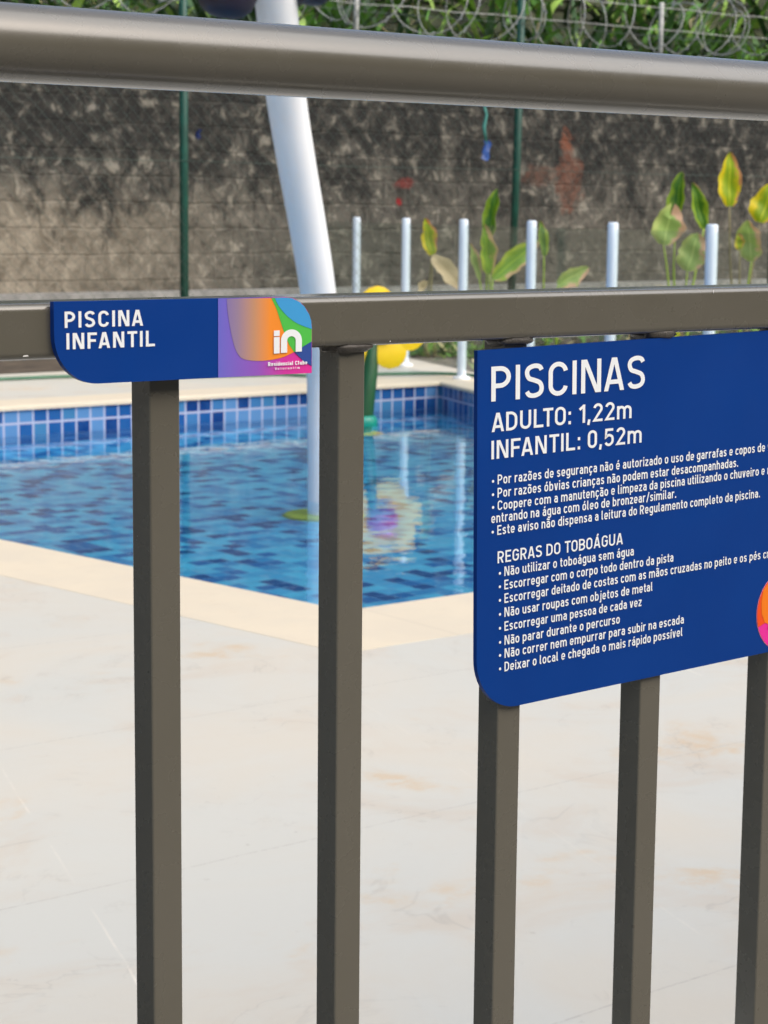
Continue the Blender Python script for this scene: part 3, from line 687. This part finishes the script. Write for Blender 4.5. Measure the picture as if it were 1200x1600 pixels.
plant((12.33, 11.6, 0), 'taller plant with two dark green leaves above two wide pale leaves', [
    (12.252, 11.6, 1.09, 12.31, 11.6, 1.483, .15, 'leaf_green', -.6, -.05, .5), (12.594, 11.6, 1.03, 12.427, 11.6, 1.398, .14, 'leaf_green', .6, .05, .5),
    (12.075, 11.55, .90, 12.114, 11.5, 1.23, .235, 'leaf_pale', .2, .06, .25), (12.307, 11.5, .69, 12.37, 11.45, .99, .23, 'leaf_pale', -.2, .05, .2)])
plant((13.05, 11.6, 0), 'tallest plant with a big yellow upright leaf and yellowing side leaves', [
    (12.895, 11.6, 1.21, 12.874, 11.6, 1.65, .175, 'leaf_yellow', .25, .05, .35), (13.218, 11.55, 1.08, 13.322, 11.5, 1.40, .235, 'leaf_yellow', -.2, .06, .25),
    (13.075, 11.5, .76, 13.019, 11.5, 1.10, .20, 'leaf_pale', -.3, .08, .3), (12.95, 11.52, .86, 12.89, 11.5, .99, .09, 'leaf_yellow', .5, .1, .3)])
# ---------------------------------------------------------------- splash toys standing in the pool
sp = thing('tipping_bucket_tower', (5.605, 7.45, FLOOR_Z), 'tall leaning white water pole with dark purple tipping buckets, standing in the pool', 'water toy')
ctrl = [(5.605, 7.45, FLOOR_Z), (5.605, 7.45, -.167), (5.604, 7.45, .10), (5.598, 7.45, .364), (5.564, 7.42, .542), (5.481, 7.35, .805), (5.372, 7.28, 1.088), (5.252, 7.20, 1.36), (5.142, 7.12, 1.609), (5.053, 7.04, 1.798), (4.966, 6.95, 1.992), (4.845, 6.83, 2.247), (4.672, 6.65, 2.546), (4.572, 6.55, 2.706), (4.45, 6.42, 2.88)]
pth = []
for i in range(len(ctrl)-1):
    p0, p1, p2, p3 = [Vector(ctrl[max(0, min(len(ctrl)-1, i+d))]) for d in (-1, 0, 1, 2)]
    for k in range(5):
        t = k/5; pth.append(.5*((2*p1)+(-p0+p2)*t+(2*p0-5*p1+4*p2-p3)*t*t+(-p0+3*p1-3*p2+p3)*t**3))
pth.append(Vector(ctrl[-1]))
b = MB(); b.tube(pth, [.080+.0018*max(0, (p.z-.8))*3 for p in pth], 28); b.build('pole', M['tubewhite'], sp, smooth=50)
b = MB(); b.lathe([(.07, .0), (.180, .0), (.190, .02), (.178, .05), (.12, .062), (.07, .064)], 32, Matrix.Translation((5.595, 7.45, FLOOR_Z+.002))); b.build('base_ring', M['limegreen'], sp, smooth=40)
b = MB(); b.tube([(4.40, 6.85, 2.90), (4.69, 6.80, 2.87), (5.09, 6.84, 2.93), (5.3, 6.9, 2.90)], .03, 14); b.build('cross_arm', M['tubewhite'], sp)
for (x, y, z) in ((4.69, 6.90, 1.975), (5.09, 6.90, 2.055)):
    Mx = Matrix.Translation((x, y, z)) @ Matrix.Rotation(.16, 4, 'Y')
    b = MB(); b.lathe([(.01, -.075), (.07, -.066), (.105, -.035), (.128, .03), (.145, .16), (.165, .36), (.17, .40), (.158, .40), (.15, .34), (.11, .03), (.01, -.03)], 26, Mx)
    bk = b.build('tipping_bucket', M['purple'], sp, smooth=50)
    b = MB(); b.tube([Mx @ Vector((-.172, 0, .3)), Mx @ Vector((-.19, 0, .62)), Mx @ Vector((0, 0, .82)), Mx @ Vector((.19, 0, .62)), Mx @ Vector((.172, 0, .3))], .012, 8); b.build('yoke', M['tubewhite'], bk)
fl = thing('flower_fountain', (7.889, 9.978, FLOOR_Z), 'yellow plastic flower fountain with dark green stem, standing in the pool', 'water toy')
C = Vector((7.966, 9.99, .427)); S0 = Vector((7.90, 9.978, FLOOR_Z))
b = MB(); b.tube([(7.79, 9.978, FLOOR_Z), (7.80, 9.978, -.18), (7.825, 9.98, .0), (7.862, 9.99, .17), (7.905, 10.02, .33), (7.95, 10.04, .42)], [.058, .058, .055, .048, .036, .028], 18); b.build('stem', M['stemgreen'], fl, smooth=50)
fn = (Vector((0, -1.0, 1.35))-Vector((C.x, C.y, 0))*.8); fn = Vector((-.62, -.75, .16)).normalized()
fs = fn.cross(Vector((0, 0, 1))).normalized()*-1; fu = fs.cross(fn)*-1
if fu.z < 0: fu = -fu
fs = Vector((0, 0, 1)).cross(-fn).normalized(); fs = fs if fs.dot(rt) > 0 else -fs
for k in range(6):
    a = R(-75+60*k); d = fs*math.cos(a)+fu*math.sin(a); e = -fs*math.sin(a)+fu*math.cos(a)
    b = MB(); rings = []
    for j in range(11):
        t = j/10; rr_ = .045+.215*t; w = .104*math.sqrt(max(0, 1-((t-.52)/.50)**2)) if t > .52 else .045+.067*math.sin(t/.52*math.pi/2)
        rings.append((C+d*rr_+fn*(.03*math.sin(t*2.4)), w))
    fr, bk_ = [], []
    for P, w in rings:
        fr.append([b.bm.verts.new(P+e*w*u+fn*.004*(1-u*u)) for u in (-1, -.6, 0, .6, 1)]); bk_.append([b.bm.verts.new(P+e*w*u-fn*(.006+.004*(1-u*u))) for u in (-1, -.6, 0, .6, 1)])
    for g, fp in ((fr, 0), (bk_, 1)):
        for j in range(10):
            for i in range(4): b.bm.faces.new((g[j][i], g[j][i+1], g[j+1][i+1], g[j+1][i]))
    for j in range(10):
        for i in (0, 4): b.bm.faces.new((fr[j][i], fr[j+1][i], bk_[j+1][i], bk_[j][i]))
    for i in range(4): b.bm.faces.new((fr[10][i], fr[10][i+1], bk_[10][i+1], bk_[10][i])); b.bm.faces.new((fr[0][i], fr[0][i+1], bk_[0][i+1], bk_[0][i]))
    b.build('petal', M['yellow'], fl, smooth=25)
b = MB(); Mc = Matrix.Translation(C) @ fn.to_track_quat('Z', 'Y').to_matrix().to_4x4()
b.lathe([(.10, -.02), (.105, .02), (.09, .05), (.05, .07), (.01, .075)], 24, Mc); b.build('flower_centre', M['magenta'], fl, smooth=50)
b = MB(); b.lathe([(.066, 0), (.088, .015), (.088, .05), (.075, .075), (.063, .08)], 20, Matrix.Translation((7.802, 9.978, -.19))); b.build('collar', M['teal'], fl, smooth=50)
b = MB(); b.lathe([(.065, 0), (.12, 0), (.13, .02), (.115, .05), (.065, .06)], 28, Matrix.Translation((7.795, 9.978, FLOOR_Z+.002))); b.build('base_ring', M['yellow'], fl, smooth=40)
hz = [(4.2, 12.35), (5.6, 12.32), (6.48, 12.22), (7.04, 12.15), (7.57, 11.80), (8.05, 11.62), (8.30, 11.55), (8.42, 11.34), (8.93, 11.20), (9.35, 10.95), (9.33, 10.2), (9.15, 9.6)]
pts = []
for i in range(len(hz)-1):
    p0, p1, p2, p3 = [Vector((*hz[max(0, min(len(hz)-1, i+d))], .0165)) for d in (-1, 0, 1, 2)]
    for k in range(5):
        t = k/5; pts.append(.5*((2*p1)+(-p0+p2)*t+(2*p0-5*p1+4*p2-p3)*t*t+(-p0+3*p1-3*p2+p3)*t**3))
b = MB(); b.tube(pts, .012, 8); tag(b.build('garden_hose', M['hose']), 'thin green garden hose lying along the deck beyond the pool', 'hose')
# ---------------------------------------------------------------- railing in front of the camera
FR = 1.212                                           # front of the middle rail
rail = thing('metal_railing', (.93, 1.232, 0), 'taupe painted metal railing with round handrail and square balusters', 'railing')
X0, X1 = -2.2, 4.6
hr = MB().tube([(X0, 1.232, 1.2572), (.2, 1.232, 1.2572), (.9, 1.232, 1.2570), (1.6, 1.232, 1.2572), (X1, 1.232, 1.2572)], .0257, 48); hro = hr.build('handrail', M['paint'], rail, smooth=50)
b = MB(); b.box((X0, FR, 1.0490), (X1, FR+.050, 1.0868), .0058, 5); rl_ = b.build('middle_rail', M['paint'], rail, smooth=90)
for (x, z, w, h) in ((1.3300, 1.0815, .0007, .0035), (.6600, 1.0515, .0045, .0012), (.9720, 1.0515, .0012, .0008), (.9580, 1.0496, .0008, .0006), (1.152, 1.0856, .0010, .0005)):
    b = MB(); b.face([(x, FR-.0003, z), (x+w, FR-.0003, z+h*.2), (x+w*.8, FR-.0003, z+h), (x+w*.1, FR-.0003, z+h*.8)])
    b.build('paint_chip', M['chip'], rl_)
b = MB(); b.box((X0, FR+.010, .085), (X1, FR+.045, .115), .003, 2); b.build('bottom_rail', M['paint'], rail, smooth=90)
BX = .7637; PT = .1663
rw = random.Random(11)
def weld_blob(b, c, s, seed):
    rr = random.Random(seed); r = bmesh.ops.create_uvsphere(b.bm, u_segments=14, v_segments=9, radius=1)
    for v in r['verts']:
        k = 1+.10*math.sin(v.co.x*5+seed)+.08*math.sin(v.co.z*7+seed*2)+rr.uniform(-.03, .03)
        v.co = Vector((v.co.x*s[0]*k, v.co.y*s[1]*k, v.co.z*s[2]*k))+Vector(c)
    for f in b.bm.faces: f.smooth = True
for k in range(-12, 20):
    x = BX+PT*k
    if x > X1-.2 or x < X0+.1: continue
    b = MB(); b.box((x, 1.220, .11), (x+.0252, 1.245, 1.0492), .0016, 3); bo = b.build('baluster', M['paint'], rail, smooth=90)
    b = MB(); cx = x+.0126
    weld_blob(b, (cx, 1.2205, 1.0486), (.0185, .0075, .0052), 3+k); weld_blob(b, (cx-.013, 1.231, 1.0480), (.0055, .012, .0050), 5+k); weld_blob(b, (cx+.0135, 1.230, 1.0482), (.0065, .013, .0052), 8+k)
    b.build('weld', M['weld'], bo)
for x in (.20, 2.75):
    b = MB(); b.box((x-.025, 1.2080, .0), (x+.025, 1.258, 1.2400), .003, 2); b.build('rail_post', M['paint'], rail, smooth=90)
# ---------------------------------------------------------------- signs
class Plate:
    """local frame of a sign: u to the right, v up, layers towards the viewer"""
    def __init__(s, org, rot, y, k=1.): s.k = k; s.o = Vector(org); s.c, s.s, s.y = math.cos(rot), math.sin(rot), y
    def P(s, u, v, lay=0.):
        u *= s.k; v *= s.k; return Vector((s.o.x+u*s.c-v*s.s, s.y-lay, s.o.y+u*s.s+v*s.c))
    def poly(s, b, pts, lay, uv=None): return b.face([s.P(u, v, lay) for u, v in pts], uv)
    def text(s, b, txt, u, v, cap, width, w=.14, lay=.0004, track=.14):
        polys, W = text_polys(txt, w, track); sx = width/W
        for q, si in polys: s.poly(b, [(u+a*sx, v+c*cap) for a, c in q], lay+si*.00002)
def rounded(w, h, r_bl, r_tr, n=12, off=0.):
    o = [(0, 0)]
    o += [(r_bl+r_bl*math.cos(R(180+90*i/n)), -h+r_bl+r_bl*math.sin(R(180+90*i/n))) for i in range(n+1)]
    o += [(w, -h)]
    o += [(w-r_tr+r_tr*math.cos(R(90*i/n)), -r_tr+r_tr*math.sin(R(90*i/n))) for i in range(n+1)]
    return o
# small sign on the middle rail
sg = thing('pool_sign', (.79, FR, 1.05), 'small blue plate reading PISCINA INFANTIL with a colourful logo, on the middle rail', 'sign')
y = FR-.0052; pl = Plate((.6811, 1.0877), -.0015, y, .9869); W_, H_ = .2167, .0567
o = rounded(W_, H_, .034, .0245)
b = MB(); b.slab([pl.P(u, v) for u, v in o], [pl.P(u, v, -.0050) for u, v in o]); b.build('plate', M['sign'], sg)
b = MB()
pl.text(b, 'PISCINA', .0080, -.0178, .0111, .0622, .165, track=.19); pl.text(b, 'INFANTIL', .0092, -.0324, .0110, .0705, .165, track=.19)
b.build('lettering', M['white'], sg, fixn=False)
M['print_base'] = mat_print('logo_violet_to_magenta', [(0, (.16, .155, .62)), (.42, (.31, .105, .53)), (.70, (.68, .045, .37)), (1, (.80, .035, .33))])
M['print_orange'] = mat_print('logo_grey_to_orange', [(0, (.20, .165, .47)), (.28, (.33, .235, .34)), (.52, (.58, .30, .17)), (.76, (.95, .30, .035)), (1, (.95, .29, .03))])
M['print_green'] = simple('logo_green', (.09, .56, .08), .36, .02); M['print_sky'] = simple('logo_sky_blue', (.06, .36, .72), .36, .02)
M['print_navy'] = simple('logo_navy', (.035, .085, .34), .36, .02)
def q(px, py): return ((330+px/4.444-342)/146.*.0836+.1331-.0002, -((440+py/4.444)-463.5+(330+px/4.444-342)*.004)/119.5*H_)
LU, LW = .1331, W_-.1331
b = MB(); base = [(LU, 0), (LU, -H_), (W_, -H_)] + o[-13:]
b.mi = 0; pl.poly(b, base, .0003, [((u-LU)/LW, v/H_+1) for u, v in base])
org = [q(*p) for p in spline([(112, 105), (118, 200), (150, 380), (185, 478), (235, 520), (350, 534), (480, 520), (578, 482)], 4)] + [q(540, 430), q(500, 330), q(450, 180), q(415, 108)]
org = [(u, min(v, -.0003)) for u, v in org]
b.mi = 1; pl.poly(b, org, .0005, [((u-LU)/(LW*.72), 0) for u, v in org])
def clampin(pts):
    out = []
    for u, v in pts:
        cu, cv, r = W_-.0245, -.0245, .0242
        if u > cu and v > cv:
            d = math.hypot(u-cu, v-cv)
            if d > r: u, v = cu+(u-cu)*r/d, cv+(v-cv)*r/d
        out.append((min(u, W_-.0003), min(v, -.0003)))
    return out
gr = clampin([q(*p) for p in ((415, 108), (450, 180), (500, 330), (540, 430), (576, 482), (640, 448), (700, 412), (700, 330), (700, 250), (660, 160), (600, 120), (540, 105), (480, 105))])
b.mi = 2; pl.poly(b, gr, .0007)
sk = clampin([q(*p) for p in spline([(436, 108), (470, 170), (530, 238), (605, 290), (700, 327)], 4) + [(700, 270), (690, 220), (660, 160), (620, 128), (560, 108), (500, 105)]])
b.mi = 3; pl.poly(b, sk, .0009)
nv_ = [q(700, 413), q(640, 446), q(577, 482), q(640, 545), q(700, 584)]; nv_ = [(min(u, W_-.0003), v) for u, v in nv_]
b.mi = 4; pl.poly(b, nv_, .0007)
b.build('logo_print', [M['print_base'], M['print_orange'], M['print_green'], M['print_sky'], M['print_navy']], sg, fixn=False)
def logo_in(b, pl, q, lay):
    pl.poly(b, [q(430, 375), q(430, 488), q(470, 487), q(470, 374)], lay); pl.poly(b, [q(430, 330), q(430, 368), q(470, 367), q(470, 329)], lay)
    outer = [(553+74*math.cos(R(180-180*i/16)), 402-77*math.sin(R(180*i/16))) for i in range(17)]; inner = [(553+30*math.cos(R(180-180*i/16)), 402-30*math.sin(R(180*i/16))) for i in range(17)]
    for i in range(16): pl.poly(b, [q(*outer[i]), q(*inner[i]), q(*inner[i+1]), q(*outer[i+1])], lay)
    pl.poly(b, [q(479, 402), q(479, 485), q(523, 484), q(523, 402)], lay); pl.poly(b, [q(583, 402), q(583, 481), q(627, 480), q(627, 402)], lay)
b = MB(); logo_in(b, pl, q, .0012)
u0_, v0_ = q(390, 572); pl.text(b, 'Residencial Clube', u0_, v0_, .0030, q(666, 560)[0]-u0_, .21, lay=.0012, track=.12)
u0_, v0_ = q(438, 600); pl.text(b, 'Votorantim', u0_, v0_, .0019, q(612, 590)[0]-u0_, .17, lay=.0012, track=.5)
b.build('logo_lettering', M['white'], sg, fixn=False)
# large sign on the balusters
bs = thing('rules_sign', (1.25, 1.22, .78), 'large blue board of white pool rules headed PISCINAS, on the balusters', 'sign')
y = 1.2155; ROT = .0172; pl2 = Plate((1.0640, 1.0413), ROT, y); W2, H2 = .452, .2948
o = rounded(W2, H2, .045, .045, 14)
b = MB(); b.slab([pl2.P(u, v) for u, v in o], [pl2.P(u, v, -.0042) for u, v in o]); b.build('board', M['sign'], bs)
def loc(x, z):                                       # plane point of the board -> its own u, v
    dx, dz = x-pl2.o.x, (z+CAM_H)-pl2.o.y
    return dx*pl2.c+dz*pl2.s, -dx*pl2.s+dz*pl2.c
def line(b, txt, x0, z0, x1, cap, w, track=.14):
    u, v = loc(x0, z0); pl2.text(b, txt, u, v, cap, (x1-x0), w, track=track)
b = MB()
line(b, 'PISCINAS', 1.0790, -.1497, 1.2525, .0278, .135, .15); line(b, 'ADULTO: 1,22m', 1.0800, -.1742, 1.2375, .0152, .145, .15); line(b, 'INFANTIL: 0,52m', 1.0802, -.1960, 1.2504, .0149, .145, .15)
b.build('heading_lettering', M['white'], bs, fixn=False)
b = MB()
RW, CP = .150, .0079
def rule(txt, x0, z0, cut, xcut, cap=CP, w=RW):
    """scale so that the part of the line up to `cut` ends at xcut"""
    _, Wc = text_polys(cut, w, .145); _, Wf = text_polys(txt, w, .145)
    line(b, txt, x0, z0, x0+(xcut-x0)*Wf/Wc, cap, w, .145)
T = '• Por razões de segurança não é autorizado o uso de garrafas e copos de v'; rule(T+'idro', 1.0812, -.2168, T, 1.4165)
T = '• Por razões óbvias crianças não podem estar desacompanhadas.'; rule(T, 1.0814, -.2276, T, 1.3735)
T = '• Coopere com a manutenção e limpeza da piscina utilizando o chuveiro e n'; rule(T+'ão', 1.0817, -.2379, T, 1.4172)
T = 'entrando na água com óleo de bronzear/similar.'; rule(T, 1.0813, -.2478, T, 1.2950)
T = '• Este aviso não dispensa a leitura do Regulamento completo da piscina.'; rule(T, 1.0818, -.2580, T, 1.4040)
line(b, 'REGRAS DO TOBOÁGUA', 1.0888, -.2812, 1.2312, .0098, .145)
for i, (T, x1) in enumerate((('• Não utilizar o toboágua sem água', 1.2447), ('• Escorregar com o corpo todo dentro da pista', 1.2939), ('• Escorregar deitado de costas com as mãos cruzadas no peito e os pés cr', 1.4195), ('• Não usar roupas com objetos de metal', 1.2690),
                             ('• Escorregar uma pessoa de cada vez', 1.2560), ('• Não parar durante o percurso', 1.2300), ('• Não correr nem empurrar para subir na escada', 1.3095), ('• Deixar o local e chegada o mais rápido possível', 1.3084))):
    x0 = 1.0903+.0003*i; z0 = (-.2925, -.3036, -.3148, -.3264, -.3380, -.3497, -.3606, -.3718)[i]
    rule(T+('uzados' if i == 2 else ''), x0, z0, T, x1)
b.build('rules_lettering', M['white'], bs, fixn=False)
cu, cv = loc(1.4432, -.3600); RD = .0378
b = MB()
def disc(f, lay, mi):
    b.mi = mi; pl2.poly(b, [(cu+RD*.985*x, cv+RD*.985*z) for x, z in f], lay)
circ = [(math.cos(R(a)), math.sin(R(a))) for a in range(0, 360, 6)]
b.mi = 5; pl2.poly(b, [(cu+RD*x, cv+RD*z) for x, z in circ], .0003)
disc(circ, .0005, 0)
cut = lambda a0, a1: [(math.cos(R(a0+(a1-a0)*i/24)), math.sin(R(a0+(a1-a0)*i/24))) for i in range(25)]
disc(cut(95, 198) + [(-.62, -.22), (-.25, -.38), (.15, -.30), (.05, .3)], .0007, 1)
disc(cut(103, 176) + [(-.80, -.2), (-.55, -.25), (-.25, .2), (-.2, .7)], .0009, 6) if False else None
disc([(-.80, .60), (-.86, .30), (-.84, 0), (-.72, -.22), (-.5, -.33), (-.2, -.36), (.12, -.3), (.05, .3), (-.08, .97), (-.35, .925), (-.62, .77)], .0009, 6)
disc(cut(92, 40) + [(.25, .45)], .0011, 3); disc(cut(40, -8) + [(.2, -.28), (.02, .3), (-.03, .98), (.25, .45)], .0007, 2); disc(cut(-8, -40) + [(.2, -.28)], .0007, 4)
M['print_magenta'] = simple('logo_magenta', (.86, .03, .34), .36, .02); M['print_red'] = simple('logo_red_orange', (.90, .085, .01), .36, .02); M['print_or'] = simple('logo_orange', (.95, .22, .008), .36, .02)
M['print_rim'] = simple('logo_pink_rim', (.85, .30, .36), .4, .03)
b.build('logo_disc', [M['print_magenta'], M['print_red'], M['print_green'], M['print_sky'], M['print_navy'], M['print_rim'], M['print_or']], bs, fixn=False)
b = MB(); q2 = lambda px, py: (cu+(px-553)*.00016+.004, cv-(py-425)*.00016+.004)
logo_in(b, pl2, q2, .0014)
pl2.text(b, 'Residencial Clube', cu-.0222, cv-.0150, .0042, .0445, .2, lay=.0014, track=.12); pl2.text(b, 'Votorantim', cu-.013, cv-.0205, .0026, .026, .17, lay=.0014, track=.4)
b.build('logo_lettering', M['white'], bs, fixn=False)
